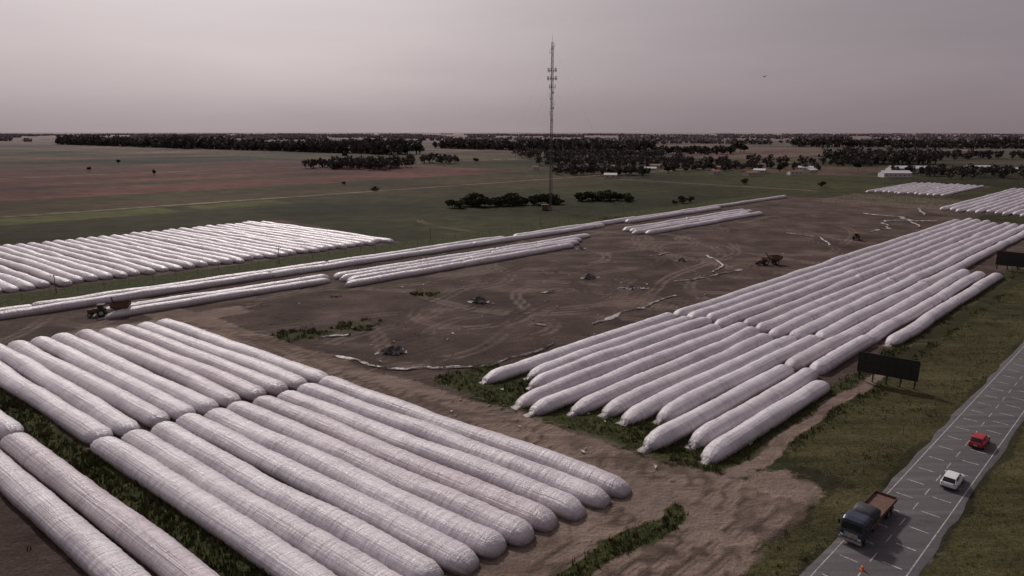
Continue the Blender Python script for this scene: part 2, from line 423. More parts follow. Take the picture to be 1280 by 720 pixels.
for s_, l, r in zip(st, L, R):
    a = pq(s_, l); c = pq(s_, r); vs += [(a[0], a[1], -.02), (a[0]+Q[0]*.25, a[1]+Q[1]*.25, .03), (c[0]-Q[0]*.25, c[1]-Q[1]*.25, .03), (c[0], c[1], -.02)]
fs = []
for i in range(len(st)-1):
    for k in range(3): fs.append((4*i+k, 4*i+k+1, 4*i+5+k, 4*i+4+k))
np_me = np_mesh('road', np.array(vs), np.array(fs), M_ASPH); COL.objects.link(bpy.data.objects.new('road', np_me))
mb = MB()
def strip(p0, p1, q0, q1, z=.036):
    a = pq(p0, q0); b = pq(p1, q0); c = pq(p1, q1); d = pq(p0, q1)
    mb.add([(a[0], a[1], z), (b[0], b[1], z), (c[0], c[1], z), (d[0], d[1], z)], [(3, 2, 1, 0)])
strip(-3, 40, -.5065, -.5038); strip(-3, 40, -.3515, -.3488)
p_ = -3
while p_ < 25:
    strip(p_, p_+.05, -.430, -.4275)
    p_ += .11
p_ = -2.5
while p_ < 20:
    strip(p_, p_+.004, -.490, -.448); strip(p_+.045, p_+.049, -.410, -.365)
    p_ += .105
mb.obj('road_markings', M_PAINT)

# ------------------------------------------------------------------ grain bags
bagc = [0]
# end styles: 'r' rounded dome, 't' gathered and tied with loose crumpled plastic, 'b' blunt joint against the next bag
def make_bag(A, B, w=3.4, h=1.75, seg=.6, nt=13, ends='rr'):
    bagc[0] += 1; sd = bagc[0]*1.37
    A = np.array(A, float); B = np.array(B, float)
    d = B-A; Ln = float(np.hypot(*d)); ang = math.atan2(d[1], d[0])
    w *= 1+rng.uniform(-.03, .03); h *= 1+rng.uniform(-.06, .06)
    el = [{'r': rng.uniform(2.0, 3.0), 't': rng.uniform(3.4, 4.8), 'b': 1.1}[c] for c in ends]
    aa = np.linspace(0.03, math.pi/2, 9)
    left = el[0]*(1-np.cos(aa)); right = Ln-(el[1]*(1-np.cos(aa)))[::-1]
    mid = np.arange(el[0]+seg, Ln-el[1]-seg*.5, seg)
    x = np.concatenate([left, mid, right])
    s = np.ones_like(x); W_ = np.ones_like(x); H_ = np.ones_like(x)
    for side in (0, 1):
        e = el[side]; dd = x if side == 0 else Ln-x; m_ = dd < e
        ss = np.sqrt(np.clip(1-((e-dd[m_])/e)**2, 0, 1)); s[m_] = ss
        k = ends[side]
        if k == 'r': W_[m_] = .30+.70*ss; H_[m_] = .05+.95*ss
        elif k == 't': W_[m_] = .50+.50*ss**1.2; H_[m_] = .20+.80*ss**1.4
        else: W_[m_] = .80+.20*ss; H_[m_] = .66+.34*ss
    if ends[0] == 't':
        tl = rng.uniform(.5, 1.0)
        x = np.concatenate([[-1.7*tl, -1.1*tl, -.5*tl], x]); s = np.concatenate([[.0, .0, .05], s])
        W_ = np.concatenate([[rng.uniform(.45, .7), .52, .47], W_]); H_ = np.concatenate([[.06, .12, .17], H_])
    t = np.radians(np.linspace(-24, 204, nt)); s0 = math.sin(math.radians(24))
    X, T = np.meshgrid(x, t, indexing='ij'); S = s[:, None]
    n1 = vnoise(X/6.5, X*0, sd)-.5; n2 = vnoise(X/9, X*0+3, sd)-.5
    rib = 1 + .012*np.sin(2*math.pi*X/1.3 + 5*vnoise(X/4, X*0, sd+2)) + .05*(vnoise(X/2.4, T*1.1, sd+4)-.5) + .032*(vnoise(X/.8, T*.8, sd+9)-.5)
    fold = 1 + .20*(1-S)*np.sin(T*12+sd) + .25*(1-S)*(vnoise(X*1.6, T*3, sd+12)-.5)
    Yl = np.cos(T)*w/2*W_[:, None]*(1+.07*n1)*rib*fold
    Zl = (np.sin(T)+s0)/(1+s0)*h*H_[:, None]*(1+.17*n2)*rib*fold
    Yl = Yl + (vnoise(X/14, X*0, sd+6)-.5)*.6
    V = np.stack([X, Yl, Zl-.12], -1).reshape(-1, 3)
    n = len(x); I = np.arange(n*nt).reshape(n, nt)
    F = np.stack([I[:-1, :-1], I[1:, :-1], I[1:, 1:], I[:-1, 1:]], -1).reshape(-1, 4)
    caps = []
    for row, fl in ((I[0], False), (I[-1], True)):
        for k in range(nt//2):
            q_ = [row[k], row[k+1], row[nt-2-k], row[nt-1-k]]
            if len(set(q_)) == 4: caps.append(q_[::-1] if fl else q_)
    if caps: F = np.concatenate([F, np.array(caps)])
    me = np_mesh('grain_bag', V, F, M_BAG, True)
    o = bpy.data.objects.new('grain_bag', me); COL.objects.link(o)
    o.location = (A[0], A[1], 0); o.rotation_euler = (0, 0, ang)
j = lambda a: float(rng.uniform(-a, a))
def chain(pts, w, h, seg, nt, first='r', last='r'):
    n = len(pts)-1
    for k in range(n):
        make_bag(pts[k], pts[k+1], w, h, seg, nt, (first if k == 0 else 'b')+(last if k == n-1 else 'b'))
# front block, lower tier
for i in range(10):
    v = 1.578-.0882*i
    make_bag(uv(-2.215-.0135*i+j(.012), v+j(.003)), uv(-.825-.019*i+j(.012), v+j(.003)), 3.45, 1.75, .40, 19)
# front block, upper tier
for i in range(10):
    v = 1.602-.0882*i
    make_bag(uv(-3.64-.024*i+j(.015), v+j(.003)), uv(-2.225-.0135*i+j(.01), v-.006+j(.003)), 3.45, 1.72, .45, 17)
# lower-left pair
for v in (.622, .532):
    make_bag(uv(-2.60+j(.02), v), uv(-1.1, v), 3.5, 1.7, .42, 17)
    make_bag(uv(-4.05, v+.004), uv(-2.62+j(.02), v+.004), 3.5, 1.7, .5, 15)
# roadside field
starts = [1.77, 1.94, 1.86, 1.69, 1.68, 1.79, 1.86, 1.86, 1.96, 1.745, 1.87, 1.80]
for i in range(12):
    q = -1.962+.0912*i
    s_ = starts[i]
    if i == 11:
        make_bag(pq(1.80, q), pq(2.72, q), 3.1, 1.85, .45, 17, 'tr')
        chain([pq(3.50, q), pq(4.65, q), pq(5.77, q)], 3.0, 1.7, .7, 13, 't', 'r')
        continue
    if i >= 9: js = [2.80+j(.03), 3.42+j(.05), 4.6+j(.12), 5.70+j(.08)]
    else: js = [3.22+j(.07)+.02*(i % 3), 5.1+j(.25), 7.2+j(.3), 9.1+j(.15)]
    q1 = q+j(.005); q2 = q+j(.006)
    make_bag(pq(s_, q1), pq(js[0], q1), 3.1, 1.85, .45, 17, 'tr')
    chain([pq(js[0]+.01, q2)]+[pq(k_, q2+j(.004)) for k_ in js[1:]], 3.1, 1.78, .85, 11, 'r', 'r')
# far-left block
for i in range(44):
    p = 3.58-.0925*i+j(.01); q = -5.26+j(.04)
    A = pq(p, q); B = A - UA*U*(2.15+j(.05))
    make_bag(A, B, 3.3, 1.7, 1.3, 9)
# long rows beyond the tilled field
chain([pq(-1.2+1.9*k, -4.66+j(.006)) for k in range(4)], 3.3, 1.7, 1.1, 9)
chain([pq(4.6+2.0*k, -4.66+j(.006)) for k in range(4)], 3.3, 1.7, 1.3, 9)
chain([pq(.2+1.9*k, -4.565+j(.006)) for k in range(4)], 3.3, 1.7, 1.1, 9)
chain([pq(6.3, -4.565), pq(8.4, -4.565)], 3.3, 1.7, 1.3, 9)
chain([pq(.93, -4.26), pq(2.36, -4.215)], 3.3, 1.75, .8, 11, 't', 'r')
make_bag(pq(.95, -4.165), pq(2.32, -4.13), 3.2, 1.7, .8, 11, 'tr')
for i in range(4):
    q = -4.20+.095*i
    a_ = 2.36+j(.06); b_ = [5.2, 4.95, 4.8, 4.62][i]
    chain([pq(a_, q), pq((a_+b_)/2+j(.15), q+j(.006)), pq(b_, q)], 3.3, 1.7, .9, 11)
for i in range(4):
    q = -4.18+.098*i; a_ = 5.66+j(.1); b_ = 8.25+j(.2)
    chain([pq(a_, q), pq((a_+b_)/2+j(.2), q), pq(b_, q)], 3.2, 1.7, 1.4, 9)
# distant blocks
for i in range(15):
    q = -2.42+.098*i; cur = 10.3+j(.12)
    chain([pq(cur+2.3*k, q) for k in range(3)], 3.1, 1.7, 3.5, 7)
for i in range(12):
    q = -4.08+.098*i; cur = 12.6+j(.1)
    chain([pq(cur+1.34*k, q) for k in range(3)], 3.1, 1.7, 3.5, 7)

# ------------------------------------------------------------------ foliage
def quad_cloud(C, S, g):
    n = len(C)
    a = g.normal(size=(n, 3)); a /= np.linalg.norm(a, axis=1)[:, None]
    r = g.normal(size=(n, 3)); b = np.cross(a, r); b /= np.linalg.norm(b, axis=1)[:, None]
    c = np.cross(a, b)
    S = S[:, None]
    v = np.stack([C-b*S-c*S*.7, C+b*S*.8-c*S, C+b*S+c*S*.6, C-b*S*.7+c*S], 1).reshape(-1, 3)
    return v, np.arange(4*n).reshape(n, 4)
def crown_points(g, n, h, r, z0=.25, clumps=9):
    cc = g.normal(size=(clumps, 3)); cc /= np.linalg.norm(cc, axis=1)[:, None]
    cc *= g.uniform(.25, .72, (clumps, 1)); 
    k = g.integers(0, clumps, n)
    d = g.normal(size=(n, 3)); d /= np.linalg.norm(d, axis=1)[:, None]
    rad = g.uniform(.22, .45, clumps)[k][:, None]*g.uniform(.75, 1.05, (n, 1))
    pt = cc[k] + d*rad
    zc = h*(z0+(1-z0)/2); hz = h*(1-z0)/2
    return np.stack([pt[:, 0]*r, pt[:, 1]*r, zc+pt[:, 2]*hz*1.0], -1)
def trunk(mb, x, y, h, r, g, limbs=4):
    mb.beam((x, y, -.2), (x+g.uniform(-.3, .3), y+g.uniform(-.3, .3), h*.6), r, 6, r*.5)
    for i in range(limbs):
        t = g.uniform(0, 6.28); z = h*g.uniform(.25, .5); L_ = h*.28
        mb.beam((x, y, z), (x+math.cos(t)*L_*.7, y+math.sin(t)*L_*.7, z+L_), r*.4, 4, r*.12)
def tree_mesh(seed, h, r, n=420, leaf=.55, z0=.2, clumps=11):
    g = np.random.default_rng(seed)
    pts = crown_points(g, n, h, r, z0, clumps)
    v, f = quad_cloud(pts, g.uniform(.6, 1.3, n)*leaf, g)
    mb = MB(); trunk(mb, 0, 0, h, .035*h, g)
    me = bpy.data.meshes.new('tree')
    nv = len(v)
    me.from_pydata([tuple(q_) for q_ in v]+mb.v, [], [tuple(int(i) for i in q_) for q_ in f]+[tuple(i+nv for i in q_) for q_ in mb.f])
    me.materials.append(M_LEAF); me.materials.append(M_BARK)
    mi = np.zeros(len(me.polygons), np.int32); mi[len(f):] = 1
    me.polygons.foreach_set('material_index', mi); me.update(); return me
TREES = [tree_mesh(100+i, 10, 4.6+(i % 3)*.7, 420, .62) for i in range(6)]
SHRUB = [tree_mesh(300+i, 5, 3.6+(i % 3)*.6, 420, .36, .0) for i in range(5)]
def put(kind, name, x, y, h, base):
    o = bpy.data.objects.new(name, kind[random.randrange(len(kind))]); COL.objects.link(o)
    o.location = (x*U, y*U, 0); s_ = h/base*random.uniform(.85, 1.15)
    o.scale = (s_*random.uniform(.9, 1.2), s_*random.uniform(.9, 1.2), s_); o.rotation_euler = (0, 0, random.uniform(0, 6.28))
def tree_mass(name, pts, nper, leaf, mat, seed, wr=.42):
    g = np.random.default_rng(seed); VV = []; FF = []; o = 0
    mb = MB()
    for (x, y, h) in pts:
        c = crown_points(g, nper, h, h*wr, .0, 7); c[:, 0] += x; c[:, 1] += y; c[:, 2] = np.maximum(c[:, 2], .3)
        v, f = quad_cloud(c, g.uniform(.6, 1.3, nper)*leaf, g)
        VV.append(v); FF.append(f+o); o += len(v)
        if h > 8: mb.beam((x, y, 0), (x, y, h*.6), h*.03, 4, h*.015)
    v = np.concatenate(VV); f = np.concatenate(FF)
    if mb.v:
        q4 = np.array([q_ for q_ in mb.f if len(q_) == 4]); f = np.concatenate([f, q4+len(v)]); v = np.concatenate([v, np.array(mb.v)])
    me = np_mesh(name, v, f, mat); COL.objects.link(bpy.data.objects.new(name, me))
def belt(x0, y0, x1, y1, depth, step, h, g):
    L_ = math.hypot(x1-x0, y1-y0)*U; n = int(L_/step); out = []
    dx, dy = (x1-x0), (y1-y0); m_ = math.hypot(dx, dy); nx_, ny_ = -dy/m_, dx/m_
    for i in range(n):
        t = (i+g.uniform(-.4, .4))/n
        dd = g.uniform(0, depth)
        hh = h*(.72+.5*float(vnoise(t*L_/70, 0, 7)))*g.uniform(.80, 1.12)
        out.append(((x0+dx*t+nx_*dd)*U, (y0+dy*t+ny_*dd)*U, hh))
    return out
g = np.random.default_rng(5)
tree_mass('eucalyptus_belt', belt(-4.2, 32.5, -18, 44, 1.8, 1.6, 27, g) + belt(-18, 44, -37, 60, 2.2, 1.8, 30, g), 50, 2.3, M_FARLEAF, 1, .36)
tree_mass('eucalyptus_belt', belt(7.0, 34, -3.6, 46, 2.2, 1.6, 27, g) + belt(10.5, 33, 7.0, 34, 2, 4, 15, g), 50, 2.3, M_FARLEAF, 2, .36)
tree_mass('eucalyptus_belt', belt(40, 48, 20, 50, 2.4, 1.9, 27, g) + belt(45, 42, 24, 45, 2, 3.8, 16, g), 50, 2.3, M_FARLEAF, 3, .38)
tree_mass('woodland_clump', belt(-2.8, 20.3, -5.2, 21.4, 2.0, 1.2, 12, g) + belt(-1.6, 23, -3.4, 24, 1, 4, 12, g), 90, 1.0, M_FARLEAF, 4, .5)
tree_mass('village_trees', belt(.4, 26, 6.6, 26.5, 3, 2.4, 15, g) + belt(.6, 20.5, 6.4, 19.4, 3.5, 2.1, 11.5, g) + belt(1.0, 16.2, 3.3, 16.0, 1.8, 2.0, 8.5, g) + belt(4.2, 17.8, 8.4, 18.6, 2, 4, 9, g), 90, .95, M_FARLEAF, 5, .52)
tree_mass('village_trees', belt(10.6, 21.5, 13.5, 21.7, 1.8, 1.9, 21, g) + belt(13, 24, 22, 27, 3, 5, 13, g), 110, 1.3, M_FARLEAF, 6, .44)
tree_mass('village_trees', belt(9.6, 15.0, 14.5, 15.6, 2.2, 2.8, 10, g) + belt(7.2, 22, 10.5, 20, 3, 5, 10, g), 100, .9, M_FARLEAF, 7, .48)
pts = []
for i in range(260):
    y = 62*(1+4.0*g.random()**1.5); x = g.uniform(-.88, .88)*y
    l_ = g.uniform(.02, .13)*y
    if x < -.55*y and y < 75: continue
    d_ = P if g.random() < .4 else Q
    n = int(l_*U/12)
    for k in range(min(n, 60)):
        t = k/max(n, 1)*l_
        pts.append(((x+d_[0]*t)*U+g.uniform(-16, 16), (y+d_[1]*t)*U+g.uniform(-16, 16), g.uniform(9, 24)))
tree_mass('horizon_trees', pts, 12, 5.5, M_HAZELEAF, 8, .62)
spots = [(6.3, 36, 20), (10.9, 34, 24), (11.3, 34.4, 22), (11.0, 33, 20), (5.2, 18.2, 9), (5.7, 18.5, 10), (6.9, 17.8, 9), (7.5, 19, 8), (2.2, 19, 9), (8.2, 24, 12),
         (3.9, 17.2, 8), (4.4, 17.5, 7), (-2.0, 24, 9), (-1.2, 23, 8), (-6.5, 27, 9), (9.2, 18.4, 9), (13.4, 14.6, 12), (12.2, 14.8, 11), (11.4, 17.6, 8), (-11, 18, 6), (-8.5, 16.4, 5), (3.0, 15.8, 7), (-12.5, 22, 8), (14.5, 15.5, 10)]
for x, y, h in spots: put(TREES, 'tree', x, y, h, 10)
for i in range(28):
    t = i/27; put(SHRUB, 'shrub', -.78+1.42*t+j(.03), 9.35+.5*t+j(.14), 4.6+2.2*math.sin(t*9)**2, 5)
for i in range(15):
    t = i/14; put(SHRUB, 'shrub', 1.0+.75*t, 10.3-.05*t+j(.13), 5.4+j(1), 5)
for x, y, h in ((2.45, 9.9, 4), (2.6, 10.0, 4.5), (2.3, 9.7, 3), (-.7, 9.2, 4), (4.6, 13.6, 5), (5.8, 12.9, 5), (-2.4, 12, 3), (-3.3, 13.5, 3)): put(SHRUB, 'shrub', x, y, h, 5)

def tufts(name, n, xr, yr, seed, hmin=.15, hmax=.5):
    g = np.random.default_rng(seed)
    x = g.uniform(*xr, n); y = g.uniform(*yr, n)
    s_, d_, gr, p, q, u, v, mw = zones(x, y)
    cl = fbm(x/4, y/4, 31, 3)
    ok = (gr > .35) & (gr+(cl-.5)*1.6 > .45) & ((q < -.53) | (q > -.322)) & ~((d_ > .4) & (gr < .75)) & ((mw < .5) | (g.random(n) < .45))
    # stray weeds on the bare ground
    ok |= (s_ > .5) & (gr < .3) & (d_ < .2) & (cl > .66) & (g.random(n) < .06)
    x, y, cl, q, v, p, mw, s2 = x[ok], y[ok], cl[ok], q[ok], v[ok], p[ok], mw[ok], (gr[ok] < .3)
    B_ = 4; m = len(x)
    sz = g.uniform(hmin, hmax, m)*(1-.55*mw)*np.where((v < .76), 1.3, 1)*(.5+cl)*np.where(s2, .5, 1)
    X = np.repeat(x, B_)+g.normal(0, .16, m*B_); Y = np.repeat(y, B_)+g.normal(0, .16, m*B_); S = np.repeat(sz, B_)*g.uniform(.6, 1.2, m*B_)
    t = g.uniform(0, 6.28, m*B_); W = S*.24
    lean = g.normal(0, .3, (m*B_, 2))*S[:, None]
    a = np.stack([X-np.cos(t)*W, Y-np.sin(t)*W, np.full_like(X, -.12)], -1)
    b = np.stack([X+np.cos(t)*W, Y+np.sin(t)*W, np.full_like(X, -.12)], -1)
    c = np.stack([X+lean[:, 0], Y+lean[:, 1], S], -1)
    V = np.stack([a, b, c], 1).reshape(-1, 3)
    me = np_mesh(name, V, np.arange(len(V)).reshape(-1, 3), M_GRASS); COL.objects.link(bpy.data.objects.new(name, me))
tufts('grass', 190000, (-90, 210), (30, 170), 3)
tufts('grass', 40000, (40, 330), (110, 330), 4, .2, .6)

# ------------------------------------------------------------------ mast
tx, ty = .508*U, 9.02*U
mast = empty('radio_mast', (tx, ty, 0))
mb = MB(); Wm = .78; Ht = 84.0
legs = [(Wm*math.cos(a_), Wm*math.sin(a_)) for a_ in (.3, .3+2.094, .3+4.189)]
for x, y in legs: mb.beam((x, y, 0), (x*.75, y*.75, Ht), .13, 6, .10)
z = 0; k = 0
while z < Ht-1.5:
    f0 = 1-.25*z/Ht; f1 = 1-.25*(z+1.5)/Ht
    for i in range(3):
        a_ = legs[i]; b_ = legs[(i+1) % 3]
        mb.beam((a_[0]*f0, a_[1]*f0, z), (b_[0]*f0, b_[1]*f0, z), .06)
        if k % 2: a_, b_ = b_, a_
        mb.beam((a_[0]*f0, a_[1]*f0, z), (b_[0]*f1, b_[1]*f1, z+1.5), .06)
    z += 1.5; k += 1
mb.beam((0, 0, Ht-1), (0, 0, Ht+4), .07, 6, .03)
mb.obj('lattice', M_STEEL, mast)
mb = MB()
for zz, r_, n_ in ((70.5, 2.0, 6), (66.5, 2.2, 6), (62.5, 1.5, 3)):
    for i in range(n_):
        t = i*2*math.pi/n_+.2
        x, y = math.cos(t)*r_, math.sin(t)*r_
        mb.beam((0, 0, zz), (x, y, zz), .05); mb.beam((x, y, zz-1.2), (x, y, zz+1.4), .045)
        mb.box((x*1.1, y*1.1, zz+.1), (.2, .3, 1.9), t)
    for i in range(n_):
        t = i*2*math.pi/n_+.2; t2 = (i+1)*2*math.pi/n_+.2
        mb.beam((math.cos(t)*r_, math.sin(t)*r_, zz-.4), (math.cos(t2)*r_, math.sin(t2)*r_, zz-.4), .05)
for zz, t, L_ in ((79, 3.3, 1.4), (82, .2, 1.2), (58, 3.0, 1.3), (54, .1, 1.5), (49, 3.2, 1.2)):
    mb.beam((0, 0, zz), (math.cos(t)*L_, math.sin(t)*L_, zz), .06); mb.beam((math.cos(t)*L_, math.sin(t)*L_, zz-.9), (math.cos(t)*L_, math.sin(t)*L_, zz+1.6), .06)
mb.obj('panel_antennas', M_STEEL, mast)
mb = MB()
for zz, t, r_ in ((59.5, -1.3, .7), (56.5, -2.0, .6), (52, -1.0, .6), (80.5, -1.8, .55), (46, -1.4, .5)):
    c, s_ = math.cos(t), math.sin(t)
    mb.beam((c*.6, s_*.6, zz), (c*1.3, s_*1.3, zz), r_*.7, 14, r_)
mb.obj('microwave_dishes', M_SHED, mast)
mb = MB()
for t in (.3, 2.39, 4.49):
    for zz, d_ in ((22, 24), (44, 24), (62, 46), (82, 46)):
        mb.beam((math.cos(t)*.6, math.sin(t)*.6, zz), (math.cos(t)*d_, math.sin(t)*d_, 0), .012, 3)
mb.obj('guy_wires', M_STEEL, mast)
mb = MB(); mb.box((-3, -2, 1.4), (3.6, 2.6, 2.8)); mb.box((-3, -2, 2.9), (3.9, 2.9, .2)); mb.box((-3, -3.32, 1.1), (.9, .06, 2.0))
mb.obj('equipment_cabin', M_RUST, mast)

# ------------------------------------------------------------------ billboards
def billboard(p, q, w, h, z0, rz):
    x, y = pq(p, q); e = empty('billboard', (x, y, 0), rz)
    mb = MB(); mb.box((0, 0, z0+h/2), (w, .12, h)); mb.obj('panel', M_DARK, e)
    mb = MB()
    n = 5
    for i in range(n):
        xx = -w/2+.4+i*(w-.8)/(n-1)
        mb.box((xx, .18, (z0+h)/2-.1), (.18, .18, z0+h-.1)); mb.beam((xx, 1.9, 0), (xx, .3, z0+h*.75), .05)
    for zz in (z0+.2, z0+h/2, z0+h-.2): mb.box((0, -.10, zz), (w, .05, .08))
    for i in range(9): mb.box((-w/2+.05+i*(w-.1)/8, -.10, z0+h/2), (.05, .04, h-.5))
    mb.obj('posts', M_DARK, e)
qa = math.atan2(Q[1], Q[0])
billboard(2.92, -.80, 8.8, 3.4, 1.4, qa+.16)
billboard(6.1, -.90, 11, 4.2, 1.4, qa+.05)

# ------------------------------------------------------------------ vehicles
def wheels(e, pts, r, w, hub=True):
    mb = MB(); hb = MB()
    for x, y in pts:
        sg = 1 if y > 0 else -1
        mb.beam((x, y-w/2, r), (x, y+w/2, r), r, 18)
        hb.beam((x, y+sg*w*.45, r), (x, y+sg*(w*.5+.02), r), r*.55, 12)
    mb.obj('wheels', M_TYRE, e, bevel=.03); hb.obj('hubs', M_CHROME, e)
def car(p, q, rz, paint_, name='car'):
    x, y = pq(p, q); e = empty(name, (x, y, .034), rz)
    mb = MB(); mb.loft([(-2.12, .66, .38, .72), (-2.02, .80, .26, .93), (-1.7, .85, .22, .98), (-.8, .87, .20, .98), (.4, .87, .20, .96), (1.0, .86, .20, .92), (1.65, .83, .22, .80), (2.0, .76, .26, .66), (2.12, .6, .34, .54)], 18, .42)
    mb.obj('body', paint_, e, smooth=True)
    mb = MB(); mb.loft([(-1.98, .66, .88, .94), (-1.55, .70, .86, 1.34), (-.7, .71, .86, 1.44), (.2, .69, .86, 1.42), (.6, .68, .86, 1.22), (1.15, .66, .84, .90)], 14, .45)
    mb.obj('windows', M_GLASS, e, smooth=True)
    mb = MB(); mb.loft([(-1.62, .60, 1.32, 1.38), (-1.2, .63, 1.36, 1.46), (-.4, .63, 1.38, 1.49), (.25, .60, 1.36, 1.45)], 14, .4)
    for sy in (-1, 1):
        mb.beam((.25, sy*.58, 1.40), (1.05, sy*.66, .92), .035); mb.beam((-.5, sy*.66, 1.42), (-.5, sy*.76, .92), .04)
        mb.beam((-1.5, sy*.60, 1.36), (-1.9, sy*.68, .92), .07)
        mb.box((.75, sy*.93, .98), (.16, .16, .12))
    mb.obj('roof', paint_, e)
    wheels(e, [(-1.3, .78), (-1.3, -.78), (1.32, .78), (1.32, -.78)], .31, .2)
    mb = MB()
    for sy in (-1, 1): mb.box((-2.03, sy*.6, .76), (.12, .22, .2))
    mb.obj('tail_lamps', M_LAMP, e)
    mb = MB()
    for sy in (-1, 1): mb.box((2.0, sy*.52, .6), (.16, .26, .12))
    mb.box((-2.12, 0, .55), (.04, .42, .12)); mb.obj('headlamps', M_HEAD, e)
    mb = MB(); mb.box((-2.06, 0, .34), (.16, 1.4, .14)); mb.box((2.06, 0, .32), (.14, 1.3, .14)); mb.obj('bumpers', M_DARK, e)
car(2.185, -.392, ANG_P+.01, M_WHITE)
car(2.545, -.400, ANG_P-.01, M_RED)

def truck(p, q, rz):
    x, y = pq(p, q); e = empty('flatbed_truck', (x, y, .034), rz)
    e.scale = (.95, .92, .9)
    mb = MB(); mb.loft([(3.15, 1.18, .75, 2.9), (3.3, 1.22, .6, 3.0), (4.6, 1.24, .55, 3.0), (5.05, 1.22, .55, 2.75), (5.3, 1.2, .5, 1.75), (5.4, 1.14, .55, 1.5)], 20, .28)
    mb.obj('cab', M_NAVY, e, bevel=.03)
    mb = MB(); mb.loft([(4.72, 1.10, 1.75, 2.62), (5.21, 1.06, 1.72, 2.5), (5.33, 1.06, 1.7, 1.9)], 12, .3)
    for sy in (-1, 1): mb.box((4.3, sy*1.23, 2.15), (.8, .05, .65))
    mb.obj('windscreen', M_GLASS, e)
    mb = MB(); mb.box((5.4, 0, 1.15), (.08, 1.4, .6)); mb.box((5.45, 0, .6), (.2, 2.35, .3)); mb.obj('grille_and_bumper', M_CHROME, e)
    mb = MB()
    for sy in (-1, 1): mb.box((5.46, sy*.9, .98), (.08, .34, .22))
    mb.obj('headlamps', M_HEAD, e)
    mb = MB()
    for sy in (-1, 1):
        mb.box((-.4, sy*.42, .85), (10.2, .12, .26)); mb.box((5.1, sy*1.42, 2.2), (.12, .2, .5)); mb.beam((5.0, sy*1.2, 2.5), (5.1, sy*1.42, 2.4), .03)
        mb.beam((2.0, sy*.95, .75), (.6, sy*.95, .75), .3, 12); mb.box((-4.1, sy*.95, 1.08), (2.6, .5, .05))
    mb.obj('chassis', M_DARK, e)
    mb = MB(); mb.box((-1.3, 0, 1.22), (8.4, 2.45, .16))
    for sy in (-1, 1): mb.box((-1.3, sy*1.2, 1.45), (8.4, .06, .3))
    mb.box((-5.5, 0, 1.45), (.06, 2.4, .3)); mb.box((2.85, 0, 1.9), (.08, 2.4, 1.2))
    for i in range(8):
        mb.box((-5+i*1.05, 1.25, 1.45), (.07, .05, .36)); mb.box((-5+i*1.05, -1.25, 1.45), (.07, .05, .36))
    mb.obj('flatbed', M_RUST, e)
    mb = MB(); mb.loft([(2.7, 1.0, 1.3, 2.2), (2.4, 1.15, 1.3, 2.9), (1.2, 1.18, 1.3, 3.05), (.4, 1.14, 1.3, 2.75), (-.2, 1.1, 1.3, 2.35), (-.5, .9, 1.3, 1.8)], 18, .45)
    mb.obj('covered_load', M_TARP, e, smooth=True)
    wheels(e, [(4.25, 1.03), (4.25, -1.03), (-2.9, 1.0), (-2.9, -1.0), (-4.15, 1.0), (-4.15, -1.0)], .5, .42)
    mb = MB()
    for sy in (-1, 1): mb.box((-5.56, sy*.95, .95), (.06, .3, .14))
    mb.obj('tail_lamps', M_LAMP, e)
truck(1.785, -.488, ANG_P+math.pi)

x, y = pq(1.574, -.43); e = empty('traffic_cone', (x, y, .034))
mb = MB(); mb.box((0, 0, .03), (.38, .38, .06)); mb.beam((0, 0, .06), (0, 0, .7), .15, 16, .03); mb.obj('cone', M_ORANGE, e)
mb = MB(); mb.beam((0, 0, .34), (0, 0, .48), .108, 16, .08); mb.obj('reflective_band', M_WHITE, e)

